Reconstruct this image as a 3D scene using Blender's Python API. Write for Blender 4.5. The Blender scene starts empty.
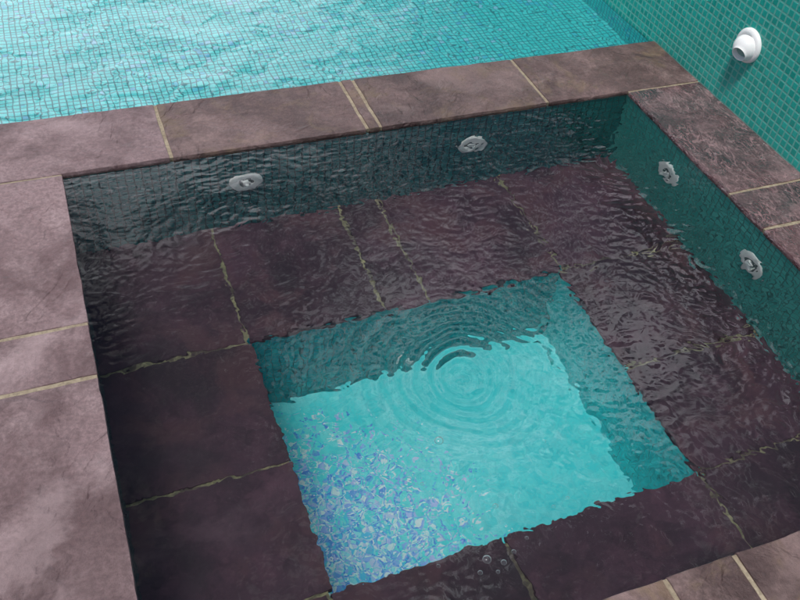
import bpy, bmesh, math, random
from mathutils import Vector, Matrix, noise
random.seed(7)
S=bpy.context.scene
S.view_settings.view_transform='Standard'; S.view_settings.look='None'; S.view_settings.exposure=0
COL=S.collection

# ------------------------------------------------------------ helpers
def link(o,parent=None):
    COL.objects.link(o)
    if parent is not None: o.parent=parent
    return o
def tag(o,label=None,cat=None,group=None,kind=None):
    if label: o["label"]=label
    if cat: o["category"]=cat
    if group: o["group"]=group
    if kind: o["kind"]=kind
    return o
def empty(name,loc=(0,0,0)):
    o=bpy.data.objects.new(name,None); o.location=loc; o.empty_display_size=.1
    return link(o)
def quads(name,faces,mat,parent=None,origin=(0,0,0)):
    bm=bmesh.new(); uvl=bm.loops.layers.uv.new("UVMap"); O=Vector(origin)
    for f in faces:
        vs=[bm.verts.new(Vector(p)-O) for p in f]
        fc=bm.faces.new(vs); fc.normal_update(); n=fc.normal
        for l in fc.loops:
            c=l.vert.co+O
            if abs(n.z)>.7: uv=(c.x,c.y)
            elif abs(n.x)>.7: uv=(c.y,c.z)
            else: uv=(c.x,c.z)
            l[uvl].uv=uv
    me=bpy.data.meshes.new(name); bm.to_mesh(me); bm.free(); me.materials.append(mat)
    o=bpy.data.objects.new(name,me); o.location=O if parent is None else O
    return link(o,parent)
def boxfaces(x0,x1,y0,y1,z0,z1):
    return [[(x0,y0,z1),(x1,y0,z1),(x1,y1,z1),(x0,y1,z1)],
            [(x0,y0,z0),(x0,y1,z0),(x1,y1,z0),(x1,y0,z0)],
            [(x0,y0,z0),(x1,y0,z0),(x1,y0,z1),(x0,y0,z1)],
            [(x1,y1,z0),(x0,y1,z0),(x0,y1,z1),(x1,y1,z1)],
            [(x0,y1,z0),(x0,y0,z0),(x0,y0,z1),(x0,y1,z1)],
            [(x1,y0,z0),(x1,y1,z0),(x1,y1,z1),(x1,y0,z1)]]
class NT:
    def __init__(s,name):
        s.m=bpy.data.materials.new(name); s.m.use_nodes=True; s.t=s.m.node_tree; s.t.nodes.clear()
        s.out=s.n('ShaderNodeOutputMaterial')
    def n(s,ty,ins=None,**kw):
        nd=s.t.nodes.new(ty)
        for k,v in kw.items(): setattr(nd,k,v)
        if ins:
            for k,v in ins.items():
                sock=nd.inputs[k]
                if isinstance(v,bpy.types.NodeSocket): s.t.links.new(v,sock)
                else: sock.default_value=v
        return nd
    def math(s,op,a,b=None,c=None,clamp=False):
        ins={0:a}
        if b is not None: ins[1]=b
        if c is not None: ins[2]=c
        return s.n('ShaderNodeMath',ins,operation=op,use_clamp=clamp).outputs[0]
    def mix(s,f,a,b,blend='MIX'):
        nd=s.n('ShaderNodeMix',data_type='RGBA',blend_type=blend)
        for i,v in ((0,f),(6,a),(7,b)):
            if isinstance(v,bpy.types.NodeSocket): s.t.links.new(v,nd.inputs[i])
            else: nd.inputs[i].default_value=v if i==0 else (*v,1) if len(v)==3 else v
        return nd.outputs[2]
    def noise(s,vec,scale,detail=4,rough=.55,dist=0):
        return s.n('ShaderNodeTexNoise',{'Vector':vec,'Scale':scale,'Detail':detail,'Roughness':rough,'Distortion':dist}).outputs['Fac']
    def ss(s,v,a,b,lo=0.,hi=1.):
        return s.n('ShaderNodeMapRange',{0:v,1:a,2:b,3:lo,4:hi},interpolation_type='SMOOTHSTEP').outputs[0]
    def ramp(s,v,cols,interp='LINEAR'):
        r=s.n('ShaderNodeValToRGB',{0:v}); cr=r.color_ramp; cr.interpolation=interp
        while len(cr.elements)<len(cols): cr.elements.new(.5)
        for i,c in enumerate(cols):
            cr.elements[i].position=i/(len(cols)-1) if interp=='LINEAR' else i/len(cols); cr.elements[i].color=(*c,1)
        return r.outputs[0]

# ------------------------------------------------------------ materials
def tile_mat(name,pitch,cols,grout,gw=.10,var=.5,glint=None,rough=.22,wob_a=.006):
    T=NT(name)
    uv=T.n('ShaderNodeTexCoord').outputs['UV']
    wob=T.n('ShaderNodeTexNoise',{'Vector':uv,'Scale':5.,'Detail':2.}).outputs['Color']
    wob=T.n('ShaderNodeVectorMath',{0:wob,1:(.5,.5,.5)},operation='SUBTRACT').outputs[0]
    wob=T.n('ShaderNodeVectorMath',{0:wob,'Scale':wob_a},operation='SCALE').outputs[0]
    uvw=T.n('ShaderNodeVectorMath',{0:uv,1:wob},operation='ADD').outputs[0]
    sc=T.n('ShaderNodeVectorMath',{0:uvw,'Scale':1/pitch},operation='SCALE').outputs[0]
    fl=T.n('ShaderNodeVectorMath',{0:sc},operation='FLOOR').outputs[0]
    fr=T.n('ShaderNodeVectorMath',{0:sc},operation='FRACTION').outputs[0]
    sx=T.n('ShaderNodeSeparateXYZ',{0:fr})
    dx=T.math('ABSOLUTE',T.math('SUBTRACT',sx.outputs[0],.5)); dy=T.math('ABSOLUTE',T.math('SUBTRACT',sx.outputs[1],.5))
    edge=T.math('SUBTRACT',.5,T.math('MAXIMUM',dx,dy))
    g=T.ss(edge,gw*.45,gw*.9,1.,0.)
    wn=T.n('ShaderNodeTexWhiteNoise',{'Vector':fl},noise_dimensions='3D')
    wc=T.n('ShaderNodeSeparateColor',{0:wn.outputs['Color']})
    col=T.ramp(wn.outputs['Value'],cols)
    big=T.noise(uv,1.6,3)
    col=T.mix(T.ss(big,.35,.65,0.,var),col,tuple(x*.6 for x in cols[0]))
    if glint:  # coloured flecks imitating sky glints on the water, painted into the tiles
        if glint[2]:
            # paler and deeper mottling over the floor tiles
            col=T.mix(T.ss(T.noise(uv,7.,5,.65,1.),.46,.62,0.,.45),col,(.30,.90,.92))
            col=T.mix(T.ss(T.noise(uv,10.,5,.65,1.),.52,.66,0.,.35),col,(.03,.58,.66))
            dd=T.n('ShaderNodeVectorMath',{0:uv,1:(glint[2][0],glint[2][1],0)},operation='DISTANCE').outputs['Value']
            pn=T.math('MULTIPLY',T.ss(dd,glint[2][2]*.3,glint[2][2],1.,0.),T.ss(T.noise(uv,9.,5,.7,.5),.26,.50))
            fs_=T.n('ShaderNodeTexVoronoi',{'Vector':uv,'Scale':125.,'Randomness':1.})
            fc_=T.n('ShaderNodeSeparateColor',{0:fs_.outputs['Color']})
            glint_col=T.ramp(fc_.outputs[0],glint[0],'CONSTANT')
            pick=T.math('LESS_THAN',fc_.outputs[1],T.math('MULTIPLY',pn,glint[1]))
        else:
            glint_col=T.ramp(wc.outputs[0],glint[0],'CONSTANT')
            pn=T.ss(T.noise(uv,4.,4,.65,1.),.40,.62)
            pick=T.math('LESS_THAN',wc.outputs[1],T.math('MULTIPLY',pn,glint[1]))
        col=T.mix(T.math('MULTIPLY',pick,.82),col,glint_col)
    gcol=T.mix(T.noise(uv,30.,3),grout,tuple(x*.6 for x in grout) if not (glint and glint[2]) else tuple(x*.9 for x in grout))
    fin=T.mix(g,col,gcol)
    if glint and glint[2]: fin=T.mix(T.math('MULTIPLY',g,.5),col,gcol)
    h=T.math('SUBTRACT',1.,g)
    h2=T.math('ADD',h,T.math('MULTIPLY',wc.outputs[1],.35))
    bp=T.n('ShaderNodeBump',{'Strength':.5 if not (glint and glint[2]) else .1,'Distance':.002,'Height':h2})
    ro=T.math('ADD',T.math('MULTIPLY',g,.5),rough)
    p=T.n('ShaderNodeBsdfPrincipled',{'Base Color':fin,'Roughness':ro,'Normal':bp.outputs[0]})
    T.t.links.new(p.outputs[0],T.out.inputs[0]); return T.m

def slate_mat(name,dark,mid,light,rough=.55,wet=0.,bump=.5,deposit=.35,fine=.55,tan=None,speck=.45,ripple_hl=False,warm=None,stain=.45):
    T=NT(name)
    tc=T.n('ShaderNodeTexCoord').outputs['Object']
    oi=T.n('ShaderNodeObjectInfo').outputs['Random']
    off=T.n('ShaderNodeCombineXYZ',{0:T.math('MULTIPLY',oi,37.),1:T.math('MULTIPLY',oi,91.),2:0.}).outputs[0]
    v=T.n('ShaderNodeVectorMath',{0:tc,1:off},operation='ADD').outputs[0]
    a=T.noise(v,2.6,9,.62,.6); b=T.noise(v,8.,9,.70,.4); c=T.noise(v,80.,5,.75); d=T.noise(v,1.7,6,.62,.6)
    col=T.mix(T.ss(a,.40,.60),dark,mid)
    col=T.mix(T.math('MULTIPLY',T.ss(b,.44,.70),.55),col,light)
    col=T.mix(T.ss(d,.48,.62,0.,.65),col,tuple(x*.85 for x in dark))
    col=T.mix(T.ss(T.noise(v,6.,9,.74,.6),.52,.64,0.,stain),col,tuple(x*.6 for x in dark))
    col=T.mix(T.ss(T.noise(v,18.,7,.74,.5),.55,.68,0.,stain),col,tuple(x*.6 for x in dark))
    col=T.mix(T.ss(c,.35,.62,.0,speck),col,tuple(x*.45 for x in dark))
    dp=T.math('MULTIPLY',T.ss(T.noise(v,2.8,9,.66,.7),.50,.66),deposit)
    col=T.mix(dp,col,tuple(min(1,x*1.15) for x in light))
    if tan: col=T.mix(T.ss(T.noise(v,5.3,7,.7,.6),.50,.66,0.,.6),col,tan)
    if warm: col=T.mix(T.ss(T.noise(v,3.8,6,.6,.6),.48,.64,0.,.6),col,warm)
    if ripple_hl:  # pinkish highlights of a rippling water film, painted as thin lines
        vs_=T.n('ShaderNodeVectorMath',{0:v,1:(1.,.42,1.)},operation='MULTIPLY').outputs[0]
        for sc_,w_,am in ((22.,.035,.7),(46.,.045,.45)):
            rg=T.math('ABSOLUTE',T.math('SUBTRACT',T.noise(vs_,sc_,2,.5,1.6),.5))
            col=T.mix(T.math('MULTIPLY',T.ss(rg,0.,w_,am,0.),T.ss(T.noise(v,6.,3),.30,.55)),col,light)
    br=T.math('ADD',T.math('MULTIPLY',oi,.3),.86)
    col=T.n('ShaderNodeVectorMath',{0:col,'Scale':br},operation='SCALE').outputs[0]
    st=T.noise(v,4.5,5,.5,.6); step=T.math('FRACT',T.math('MULTIPLY',st,7.))
    step=T.ss(step,.0,.25)
    hh=T.math('ADD',T.math('MULTIPLY',step,.5),T.math('ADD',T.math('MULTIPLY',b,2.2),T.math('MULTIPLY',c,fine)))
    bp=T.n('ShaderNodeBump',{'Strength':bump,'Distance':.008,'Height':hh})
    ro=T.ss(b,.3,.7,rough-.12,rough+.15)
    p=T.n('ShaderNodeBsdfPrincipled',{'Base Color':col,'Roughness':ro,'Normal':bp.outputs[0]})
    if wet>0:
        film=T.math('ADD',T.noise(tc,30.,3,.6,2.2),T.math('MULTIPLY',T.noise(tc,10.,2),1.5))
        b2=T.n('ShaderNodeBump',{'Strength':1.,'Distance':.04,'Height':film})
        p.inputs['Coat Weight'].default_value=wet; p.inputs['Coat Roughness'].default_value=.06; p.inputs['Coat IOR'].default_value=1.7
        T.t.links.new(b2.outputs[0],p.inputs['Coat Normal'])
    T.t.links.new(p.outputs[0],T.out.inputs[0]); return T.m

def mortar_mat(name,c1,c2,fade=None):
    T=NT(name); tc=T.n('ShaderNodeTexCoord').outputs['Object']
    col=T.mix(T.ss(T.noise(tc,14.,6,.7),.35,.65),c1,c2)
    col=T.mix(T.ss(T.noise(tc,120.,2),.4,.7,0.,.5),col,tuple(x*.5 for x in c2))
    if fade: col=T.mix(T.ss(T.noise(tc,9.,4,.7),.46,.60,0.,.85),col,fade)
    bp=T.n('ShaderNodeBump',{'Strength':.6,'Distance':.003,'Height':T.noise(tc,150.,3)})
    p=T.n('ShaderNodeBsdfPrincipled',{'Base Color':col,'Roughness':.85,'Normal':bp.outputs[0]})
    T.t.links.new(p.outputs[0],T.out.inputs[0]); return T.m

def water_mat(name,color,s1,dist):
    T=NT(name); tc=T.n('ShaderNodeTexCoord').outputs['Object']
    h=T.noise(tc,s1,1,.5,1.0)
    bp=T.n('ShaderNodeBump',{'Strength':1.,'Distance':dist,'Height':h})
    g=T.n('ShaderNodeBsdfGlass',{'Color':(*color,1),'Roughness':0.,'IOR':1.333,'Normal':bp.outputs[0]})
    T.t.links.new(g.outputs[0],T.out.inputs[0]); return T.m
def plain(name,c,rough,metal=0,var=.25):
    T=NT(name); tc=T.n('ShaderNodeTexCoord').outputs['Object']
    col=T.mix(T.ss(T.noise(tc,40.,4,.7),.4,.75,0.,var),c,tuple(x*.75 for x in c))
    p=T.n('ShaderNodeBsdfPrincipled',{'Base Color':col,'Roughness':rough,'Metallic':metal})
    T.t.links.new(p.outputs[0],T.out.inputs[0]); return T.m

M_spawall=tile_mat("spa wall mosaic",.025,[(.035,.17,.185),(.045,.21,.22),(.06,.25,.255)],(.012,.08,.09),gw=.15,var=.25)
M_spawall_lit=tile_mat("spa end wall mosaic",.025,[(.08,.42,.39),(.10,.49,.46),(.13,.56,.52)],(.05,.26,.25),gw=.15,var=.2)  # brighter copy of the back wall tiles, sunlight put into the colour
M_spadark=tile_mat("shaded spa mosaic",.025,[(.02,.08,.085),(.03,.10,.10),(.035,.12,.12)],(.01,.04,.045),gw=.14,var=.2)  # darker copy for the near and left walls, shade put into the colour
M_foot=tile_mat("footwell mosaic",.018,[(.06,.76,.81),(.09,.82,.86),(.13,.86,.88)],(.07,.66,.70),var=.03,  # brighter than the wall tiles: light on the floor is in the colour
    glint=([(.06,.18,.78),(.26,.38,.90),(.78,.90,.95),(.12,.28,.82),(.46,.50,.92),(.06,.52,.86),(.30,.80,.90),(.86,.92,.95),(.58,.64,.92)],1.,(.34,1.10,.68)))  # blue, lavender and white stand in for reflected sky
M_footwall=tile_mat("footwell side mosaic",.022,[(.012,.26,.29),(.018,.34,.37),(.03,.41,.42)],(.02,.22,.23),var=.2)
M_footwall_lit=tile_mat("footwell end mosaic",.022,[(.03,.62,.66),(.04,.70,.73),(.06,.76,.78)],(.035,.58,.60),var=.08)  # lighter copy of the side tiles, light painted in to soften the floor edge
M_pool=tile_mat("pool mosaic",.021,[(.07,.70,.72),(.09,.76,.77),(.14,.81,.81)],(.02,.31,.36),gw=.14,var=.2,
    glint=([(.08,.44,.70),(.22,.74,.82),(.08,.56,.74),(.30,.60,.80)],.22,None),wob_a=.003)
M_wall=tile_mat("raised wall mosaic",.026,[(.012,.35,.29),(.018,.42,.35),(.03,.49,.41)],(.17,.58,.50),gw=.17,var=.25)
M_cop=slate_mat("brown purple slate",(.085,.046,.044),(.20,.122,.115),(.35,.245,.23),.5,deposit=.35,bump=.8,tan=(.20,.135,.08),stain=.45)
M_copl=slate_mat("pinkish grey slate",(.15,.085,.088),(.31,.205,.210),(.46,.345,.35),.5,deposit=.35,bump=.8,stain=.45)
M_copwet=slate_mat("wet purple slate",(.050,.013,.018),(.115,.040,.045),(.38,.22,.225),.3,wet=1.,deposit=.0,ripple_hl=True,speck=.15)
M_bench=slate_mat("submerged slate",(.018,.005,.014),(.054,.021,.038),(.12,.060,.084),.7,deposit=.3,bump=.12,fine=.0,speck=.12,warm=(.088,.036,.045))
M_mortar=mortar_mat("beige mortar",(.40,.335,.235),(.28,.225,.155))
M_mortarwet=mortar_mat("stained mortar",(.32,.30,.16),(.13,.125,.07),fade=(.05,.035,.035))
M_white=plain("white plastic",(.95,.95,.94),.3,var=.05)
M_grey=plain("grey plastic",(.10,.12,.13),.4)
M_water=water_mat("spa water",(.97,1.,.995),24.,.0008)
M_poolwater=water_mat("pool water",(.97,1.,.995),10.,.0048)

# ------------------------------------------------------------ dimensions
X0,X1,Y0,Y1=-.072,1.846,.566,2.219      # coping inner edges
W=.008                                   # coping overhang
XO,YO=2.149,2.517                        # outer edges of the coping
ZW=-.011; ZB=-.522; ZF=-1.0
FX0,FX1,FY0,FY1=.34,1.39,.915,1.745
PX0,PY1,PZ=-4.,7.5,-.17

# ------------------------------------------------------------ slabs
def slab_mesh(name,x0,x1,y0,y1,zt,th,mat,seed,edge=.0022,uneven=.0016):
    w,d=x1-x0,y1-y0
    def params(L):
        n=max(3,int(L/.022)); t=[0,.0012,.006]; a,b=.018,L-.018
        if b>a: t+= [a+(b-a)*i/n for i in range(n+1)]
        t+=[L-.006,L-.0012,L]
        return sorted(set(round(v,5) for v in t if 0<=v<=L))
    U,V=params(w),params(d)
    bm=bmesh.new(); G=[]
    for j,v in enumerate(V):
        row=[]
        for i,u in enumerate(U):
            x,y=x0+u,y0+v
            e=min(u,v,w-u,d-v)
            z=zt+uneven*noise.noise(Vector((x*5,y*5,seed)))+uneven*.5*noise.noise(Vector((x*22,y*22,seed)))
            if e<1e-5: z=zt-.0022+.0008*noise.noise(Vector((x*60,y*60,seed)))
            k=max(0,1-e/.02)
            jx=edge*k*(noise.noise(Vector((seed,y*14,3.)))+.6*noise.noise(Vector((seed,y*45,1.))))
            jy=edge*k*(noise.noise(Vector((x*14,seed,7.)))+.6*noise.noise(Vector((x*45,seed,5.))))
            row.append(bm.verts.new((x+jx-(x0+x1)/2,y+jy-(y0+y1)/2,z-zt)))
        G.append(row)
    for j in range(len(V)-1):
        for i in range(len(U)-1):
            bm.faces.new((G[j][i],G[j][i+1],G[j+1][i+1],G[j+1][i])).smooth=True
    ring=G[0][:]+[r[-1] for r in G[1:]]+G[-1][-2::-1]+[r[0] for r in G[-2:0:-1]]
    low=[bm.verts.new((v.co.x,v.co.y,-th)) for v in ring]
    n=len(ring)
    for i in range(n):
        bm.faces.new((ring[(i+1)%n],ring[i],low[i],low[(i+1)%n])).smooth=False
    bm.faces.new(list(reversed(low)))
    bmesh.ops.recalc_face_normals(bm,faces=bm.faces)
    me=bpy.data.meshes.new(name); bm.to_mesh(me); bm.free(); me.materials.append(mat)
    try: me.set_sharp_from_angle(angle=math.radians(50))
    except Exception: pass
    o=bpy.data.objects.new(name,me); o.location=((x0+x1)/2,(y0+y1)/2,zt)
    return o
G=.0055  # half joint
def coping(x0,x1,y0,y1,mat=None,label="purple-brown slate coping slab beside the spa",ex=(1,1,1,1)):
    i=len([o for o in bpy.data.objects if o.name.startswith("coping_slab")])
    o=slab_mesh("coping_slab",x0+G*ex[0],x1-G*ex[1],y0+G*ex[2],y1-G*ex[3],random.uniform(-.0008,.0008),.024,mat or M_cop,i*3.7+1)
    link(o); tag(o,label,"paving slab","slate coping slabs around the spa")
bx=[-1.60,-.985,-.375,.241,.866,.912,1.525,XO]
for a,b in zip(bx[:-1],bx[1:]):
    lab="dry purple-brown slate coping slab between spa and pool"
    if b-a<.1: lab="narrow slate filler strip in the pool coping"
    if b==XO: lab="dark damp slate corner slab below the tiled wall"
    coping(a,b,Y1,YO,M_copl if a<.2 else M_cop,label=lab,ex=(1,1 if b<XO else .2,0,0))
ly=[.26,.81,1.426,1.60,Y1]
for a,b in zip(ly[:-1],ly[1:]):
    coping(-.685,X0,a,b,M_copl,label="pinkish grey slate paving slab along the spa edge" if b-a>.3 else "short slate filler slab along the spa edge",ex=(1,0,1,1.4 if b==Y1 else 1))
ry=[Y0,.83,1.437,1.612,Y1]
for a,b in zip(ry[:-1],ry[1:]):
    coping(X1,XO,a,b,M_copwet,"wet dark slate coping slab below the tiled wall" if b-a>.2 else "short wet slate filler slab below the tiled wall",ex=(0,.2,1,1.4 if b==Y1 else 1))
fx=[X0,.31,.924,1.095,1.71,XO]
for a,b in zip(fx[:-1],fx[1:]):
    coping(a,b,.266,Y0,label="purple slate coping slab at the spa's near edge" if b-a>.2 else "short slate filler slab at the spa's near edge",ex=(1,1,1,0))

# ------------------------------------------------------------ ground and mortar
xs=[-60,PX0,X0-W,X1+W,XO,60]; ys=[-60,Y0-W,Y1+W,YO-W,PY1,60]
def hole(i,j):
    return (i==2 and j==1) or (j==3 and i in(1,2,3))
fs=[]
for i in range(5):
    for j in range(5):
        if hole(i,j): continue
        fs.append([(xs[i],ys[j],-.012),(xs[i+1],ys[j],-.012),(xs[i+1],ys[j+1],-.012),(xs[i],ys[j+1],-.012)])
T=NT("slate paving"); tc=T.n('ShaderNodeTexCoord').outputs['Object']
bk=T.n('ShaderNodeTexBrick',{'Vector':tc,'Color1':(.30,.20,.21,1),'Color2':(.17,.11,.12,1),'Mortar':(.36,.30,.2,1),'Scale':1.,'Mortar Size':.006,'Brick Width':.61,'Row Height':.61})
nn=T.noise(tc,5.,6,.65,.8)
cc=T.mix(T.ss(nn,.3,.7,0.,.6),bk.outputs['Color'],(.13,.08,.09))
bp=T.n('ShaderNodeBump',{'Strength':.4,'Distance':.006,'Height':T.noise(tc,14.,6,.65)})
p=T.n('ShaderNodeBsdfPrincipled',{'Base Color':cc,'Roughness':.6,'Normal':bp.outputs[0]}); T.t.links.new(p.outputs[0],T.out.inputs[0])
g=quads("ground",fs,T.m); tag(g,kind="structure")
def q(x0,x1,y0,y1,z): return [(x0,y0,z),(x1,y0,z),(x1,y1,z),(x0,y1,z)]
E=.002; mt=-.0028; mb=-.0235
mf=boxfaces(-1.60,XO-.001,Y1+E+.002,YO-E,mt,mb)+boxfaces(-.683,X0-E,.262,Y1+E-.0005,mt,mb)+\
   boxfaces(X1+E,XO-.001,.268,Y1+E-.0005,mt,mb)+boxfaces(X0-E+.0005,X1+E-.0005,.268,Y0-E,mt,mb)
m=quads("pavement",mf,M_mortar); tag(m,kind="structure")

# ------------------------------------------------------------ spa shell
spa=empty("hot_tub",(0,0,ZF)); tag(spa,"sunken rectangular spa lined with teal mosaic and slate bench","hot tub")
def child(o,parent):
    o.parent=parent
    o.matrix_parent_inverse=Matrix.Identity(4)
    p=parent; off=Vector((0,0,0))
    while p: off+=p.location; p=p.parent
    o.location=Vector(o.location)-off
    return o
ax0,ax1,ay0,ay1=X0-W,X1+W,Y0-W,Y1+W
wt=-.0232
def wallq(name,a,b,z0,z1,mat,par):
    o=quads(name,[[(a[0],a[1],z0),(b[0],b[1],z0),(b[0],b[1],z1),(a[0],a[1],z1)]],mat)
    return child(o,par)
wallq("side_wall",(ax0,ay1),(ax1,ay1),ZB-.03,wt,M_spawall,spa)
wallq("side_wall",(ax1,ay1),(ax1,ay0),ZB-.03,wt,M_spawall_lit,spa)
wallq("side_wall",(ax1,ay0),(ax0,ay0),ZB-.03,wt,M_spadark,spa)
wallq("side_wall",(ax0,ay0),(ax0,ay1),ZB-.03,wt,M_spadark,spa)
zb=ZB-.004
bench=quads("bench",[q(ax0,FX0,ay0,ay1,zb),q(FX1,ax1,ay0,ay1,zb),q(FX0,FX1,FY1,ay1,zb),q(FX0,FX1,ay0,FY0,zb)],M_mortarwet)
child(bench,spa)
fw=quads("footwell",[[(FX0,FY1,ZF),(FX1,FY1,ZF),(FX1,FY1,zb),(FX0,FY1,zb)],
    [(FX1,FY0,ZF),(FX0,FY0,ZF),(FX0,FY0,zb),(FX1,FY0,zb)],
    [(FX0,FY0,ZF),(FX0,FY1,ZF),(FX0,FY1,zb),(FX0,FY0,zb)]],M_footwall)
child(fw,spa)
fe=quads("footwell_wall",[[(FX1,FY1,ZF),(FX1,FY0,ZF),(FX1,FY0,zb),(FX1,FY1,zb)]],M_footwall_lit); child(fe,spa)
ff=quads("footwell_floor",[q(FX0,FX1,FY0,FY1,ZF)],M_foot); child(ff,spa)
k=0
def bslab(x0,x1,y0,y1):
    global k
    k+=1; g2=.0045
    o=slab_mesh("bench_slab",x0+g2,x1-g2,y0+g2,y1-g2,ZB+random.uniform(-.001,.001),.018,M_bench,k*5.1+60,edge=.007)
    link(o); child(o,bench)
bxs=[ax0-.01,FX0,.775,.92,FX1,ax1+.01]
for a,b in zip(bxs[:-1],bxs[1:]): bslab(a,b,FY1-.015,ay1+.010)
bxs=[ax0-.01,FX0,.80,FX1,ax1+.01]
for a,b in zip(bxs[:-1],bxs[1:]): bslab(a,b,ay0-.010,FY0+.015)
for a,b in ((FY0+.015,1.305),(1.305,FY1-.015)):
    bslab(ax0-.01,FX0+.014,a,b); bslab(FX1-.014,ax1+.01,a,b)

# ------------------------------------------------------------ lathe fittings
def lathe(name,prof,mat,n=40):
    bm=bmesh.new(); R=[]
    for (r,h) in prof:
        R.append([bm.verts.new((r*math.cos(2*math.pi*i/n),r*math.sin(2*math.pi*i/n),h)) for i in range(n)])
    for a,b in zip(R[:-1],R[1:]):
        for i in range(n): bm.faces.new((a[i],a[(i+1)%n],b[(i+1)%n],b[i]))
    bm.faces.new(R[-1])
    bmesh.ops.recalc_face_normals(bm,faces=bm.faces)
    for f in bm.faces: f.smooth=True
    me=bpy.data.meshes.new(name); bm.to_mesh(me); bm.free(); me.materials.append(mat)
    try: me.set_sharp_from_angle(angle=math.radians(35))
    except Exception: pass
    return me
fl_me=lathe("jet_flange",[(.054,0),(.054,.003),(.050,.006),(.042,.007),(.026,.007),(.024,.005),(.023,.002)],M_white)
rec_me=lathe("jet_recess",[(.0235,.0045),(.018,.0043),(.0175,.004),(.01,.004)],M_grey)
noz_me=lathe("jet_nozzle",[(.014,.003),(.014,.009),(.012,.011),(.008,.011),(.006,.007),(.002,.007)],M_white)
def rot_to(nrm): return Vector(nrm).to_track_quat('Z','Y')
def jet(loc,nrm,scale=1.):
    b=bpy.data.objects.new("jet",fl_me); b.location=loc; link(b); child(b,spa)
    b.rotation_mode='QUATERNION'; b.rotation_quaternion=rot_to(nrm); b.scale=(scale,)*3
    for nm,me in (("jet_recess",rec_me),("nozzle",noz_me)):
        o=bpy.data.objects.new(nm,me); link(o); o.parent=b
for x in (.464,1.256): jet((x,ay1-.001,-.236),(0,-1,0))
for y in (1.895,1.428,.96): jet((ax1-.001,y,-.236),(-1,0,0),1.05)
jet((.85,FY1-.001,-.905),(0,-1,0),.42)

# ------------------------------------------------------------ pool
pool=empty("swimming_pool",(0,5,PZ)); tag(pool,"turquoise mosaic swimming pool beyond the slate coping","swimming pool")
py0=YO-W
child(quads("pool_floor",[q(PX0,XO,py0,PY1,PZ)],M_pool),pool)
for a,b in (((XO,py0),(PX0,py0)),((PX0,py0),(PX0,PY1)),((PX0,PY1),(XO,PY1))):
    wallq("pool_wall",a,b,PZ,-.0125 if a[1]!=b[1] or a[1]>5 else wt,M_pool,pool)
wallq("pool_wall",(XO-.003,PY1),(XO-.003,py0),PZ,-.020,M_pool,pool)

# raised wall
wl=quads("tiled_wall",boxfaces(XO,XO+.22,-.6,PY1+.3,-.75,.62),M_wall); tag(wl,"raised green mosaic wall with white return fitting","wall")
y=-.62
i=0
while y<PY1+.3:
    o=slab_mesh("cap_slab",XO-.02,XO+.24,y+.004,min(y+.61,PY1+.32)-.004,.655,.034,M_cop,200+i); link(o); child(o,wl); y+=.61; i+=1

base=bpy.data.objects.new("return_fitting",lathe("return_fitting",[(.058,0),(.058,.006),(.054,.012),(.047,.015),(.043,.015)],M_white,48))
base.location=(XO-.0005,2.052,.232); link(base); child(base,wl)
base.rotation_mode='QUATERNION'; base.rotation_quaternion=rot_to((-1,0,0))
pr=[(.044,.004)]+[(.046*math.cos(t),.010+.046*math.sin(t)) for t in [math.radians(a) for a in (5,15,25,35,45,52)]]+[(.026,.052),(.0235,.050),(.022,.040),(.021,.022)]
sp=bpy.data.objects.new("spout",lathe("spout",pr,M_white,48)); link(sp); sp.parent=base
sp.rotation_mode='XYZ'
sp.rotation_euler=(math.radians(22),math.radians(18),0)
ins=bpy.data.objects.new("spout_grille",lathe("spout_grille",[(.0225,.034),(.018,.035),(.010,.037),(.003,.038)],plain("tinted grille",(.25,.45,.40),.4),32)); link(ins); ins.parent=base
ins.rotation_euler=sp.rotation_euler

# ------------------------------------------------------------ water
def water(name,x0,x1,y0,y1,z,step,hf,mat):
    nx=int((x1-x0)/step)+1; ny=int((y1-y0)/step)+1
    vs=[];fs=[]
    for j in range(ny+1):
        y=y0+(y1-y0)*j/ny
        for i in range(nx+1):
            x=x0+(x1-x0)*i/nx
            vs.append((x,y,z+hf(x,y)))
    for j in range(ny):
        for i in range(nx):
            a=j*(nx+1)+i; fs.append((a,a+1,a+nx+2,a+nx+1))
    me=bpy.data.meshes.new(name); me.from_pydata(vs,[],fs); me.materials.append(mat)
    me.polygons.foreach_set("use_smooth",[True]*len(fs)); me.update()
    o=bpy.data.objects.new(name,me); link(o); tag(o,kind="structure"); return o
rings=[(.75,1.18,.0034,.040,.30),(.98,1.34,.0014,.036,.20),(1.25,1.98,.0010,.036,.24),(.46,1.98,.0005,.045,.2),
       (1.60,1.86,.0010,.034,.22),(1.55,1.42,.0009,.034,.22),(.66,.80,.0007,.034,.12)]
N=noise.noise
def hspa(x,y):
    wx=x+.06*N(Vector((x*4,y*4,1.3)))+.014*N(Vector((x*16,y*16,5.3))); wy=y+.06*N(Vector((x*4,y*4,8.1)))+.014*N(Vector((x*16,y*16,7.7)))
    s=max(0,min(1,x*.6+max(0,y-1.0)*.3))
    calm=.25+.85*s+.45*max(0,min(1,(x-1.15)*2.5))
    h=.0018*N(Vector((wx*6.5,wy*6.5,0)))
    h+=.0007*calm*N(Vector((wx*14,wy*17,4.)))
    h+=.00065*calm*(1-2*abs(N(Vector((wx*19,wy*27,9.)))))
    h+=.00068*calm*(1-2*abs(N(Vector((wx*33+3,wy*48,2.)))))
    h+=.00026*calm*N(Vector((wx*60+3,wy*75,12.)))
    for cx,cy,a,l,f in rings:
        d=math.hypot(wx*.5+x*.5-cx,wy*.5+y*.5-cy)
        if d<f*2.2: h+=a*.42*math.cos(2*math.pi*d/l)*math.exp(-(d/f)**2*1.6)*min(1,.2+d/.10)
    return h*.8
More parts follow.
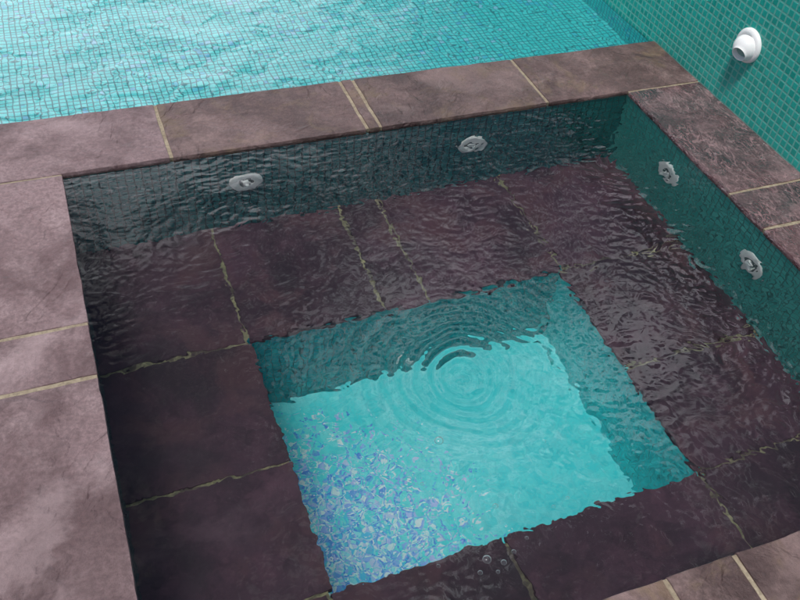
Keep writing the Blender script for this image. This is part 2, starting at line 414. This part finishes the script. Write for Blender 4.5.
water("water",ax0,ax1,ay0,ay1,ZW,.004,hspa,M_water)
def hpool(x,y):
    wx=x+.1*N(Vector((x*2,y*2,1.3))); wy=y+.1*N(Vector((x*2,y*2,8.1)))
    return .007*N(Vector((wx*2.5,wy*3.5,0)))+.0040*N(Vector((wx*7,wy*9,4.)))
water("pool_water",PX0,XO,py0,PY1,-.022,.03,hpool,M_poolwater)

# bubbles on the spa surface
T=NT("bubble film"); lw=T.n('ShaderNodeLayerWeight',{'Blend':.5})
gl=T.n('ShaderNodeBsdfGlossy',{'Color':(1,1,1,1),'Roughness':.05}); tr=T.n('ShaderNodeBsdfTransparent'); df=T.n('ShaderNodeBsdfDiffuse',{'Color':(.75,.85,.86,1)})
m1=T.n('ShaderNodeMixShader',{0:.5,1:df.outputs[0],2:gl.outputs[0]})
mx=T.n('ShaderNodeMixShader',{0:T.ss(lw.outputs['Facing'],.25,.85,.06,.9),1:tr.outputs[0],2:m1.outputs[0]}); T.t.links.new(mx.outputs[0],T.out.inputs[0])
bm=bmesh.new(); bmesh.ops.create_uvsphere(bm,u_segments=20,v_segments=12,radius=1)
bmesh.ops.bisect_plane(bm,geom=bm.verts[:]+bm.edges[:]+bm.faces[:],plane_co=(0,0,-.15),plane_no=(0,0,1),clear_inner=True)
for f in bm.faces: f.smooth=True
bme=bpy.data.meshes.new("bubble"); bm.to_mesh(bme); bm.free(); bme.materials.append(T.m)
for (x,y,r) in [(.62,1.025,.010),(.67,.83,.006),(.60,.722,.009),(.63,.705,.006),(.575,.70,.005),(.66,.72,.005),(.61,.69,.004),(.70,.74,.004),(.54,.93,.004),(.79,.79,.004),(.92,.76,.004),(.5,.74,.004),(1.0,1.07,.004),(.85,.95,.004),(.83,.80,.004)]:
    b=bpy.data.objects.new("bubble",bme); b.location=(x,y,ZW+hspa(x,y)); b.scale=(r,r,r*.8); link(b)
    tag(b,"small clear air bubble floating on the spa water","bubble","air bubbles on the spa water")

# ------------------------------------------------------------ light
w=bpy.data.worlds.new("World"); S.world=w; w.use_nodes=True; nt=w.node_tree; nt.nodes.clear()
ELEV,AZ=math.radians(70),math.radians(-132)
W_=NT.__new__(NT); W_.t=nt
sky=nt.nodes.new('ShaderNodeTexSky'); sky.sky_type='NISHITA'; sky.sun_disc=False; sky.sun_elevation=ELEV; sky.sun_rotation=AZ; sky.dust_density=1.
dirv=W_.n('ShaderNodeTexCoord').outputs['Generated']
def dvec(az,el):
    az,el=math.radians(az),math.radians(el)
    return (math.sin(az)*math.cos(el),math.cos(az)*math.cos(el),math.sin(el))
# small broken clouds, plus bright mid-sky and low banks added for glare on the water
cl=W_.noise(dirv,9.,8,.66,.8)
d1=W_.n('ShaderNodeVectorMath',{0:dirv,1:dvec(36,49)},operation='DISTANCE').outputs['Value']
d2=W_.n('ShaderNodeVectorMath',{0:dirv,1:dvec(2,22)},operation='DISTANCE').outputs['Value']
low=W_.ss(d2,.12,.40,.20,0.)
mid=W_.ss(d1,.05,.35,.05,0.)
cm=W_.ss(W_.math('ADD',W_.math('ADD',cl,low),mid),.49,.64)
bri=W_.math('ADD',W_.math('ADD',W_.ss(d1,.06,.38,3.2,0.),W_.ss(d2,.12,.48,3.2,0.)),.5)
ccol=W_.n('ShaderNodeVectorMath',{0:(.94,.93,1.),'Scale':bri},operation='SCALE').outputs[0]
skys=W_.n('ShaderNodeVectorMath',{0:sky.outputs[0],'Scale':.07},operation='SCALE').outputs[0]
mixc=W_.mix(cm,skys,ccol)
mixc=W_.n('ShaderNodeVectorMath',{0:mixc,'Scale':1/.07},operation='SCALE').outputs[0]
bg=nt.nodes.new('ShaderNodeBackground'); bg.inputs[1].default_value=.07
wo=nt.nodes.new('ShaderNodeOutputWorld'); nt.links.new(mixc,bg.inputs[0]); nt.links.new(bg.outputs[0],wo.inputs[0])
sd=bpy.data.lights.new("sun",'SUN'); sd.energy=2.9; sd.angle=math.radians(9); sd.color=(1,.97,.93)
so=bpy.data.objects.new("sun",sd); link(so)
tv=Vector((math.sin(AZ)*math.cos(ELEV),math.cos(AZ)*math.cos(ELEV),math.sin(ELEV)))
so.rotation_mode='QUATERNION'; so.rotation_quaternion=tv.to_track_quat('Z','Y'); so.location=tv*10

# ------------------------------------------------------------ camera (1.6 m above the slabs, hand-held tilt)
cx=Vector((2690,570,-875)).normalized(); cy=Vector((-481,926,-875)).normalized(); cz=cx.cross(cy).normalized(); cy=cz.cross(cx)
R=Matrix((cx,cy,cz)).to_4x4()
cd=bpy.data.cameras.new("camera"); cam=bpy.data.objects.new("camera",cd); link(cam)
cam.matrix_world=Matrix.Translation((0,0,1.6))@R
cd.sensor_width=36; cd.lens=39.375; cd.clip_start=.05; cd.clip_end=300
S.camera=cam
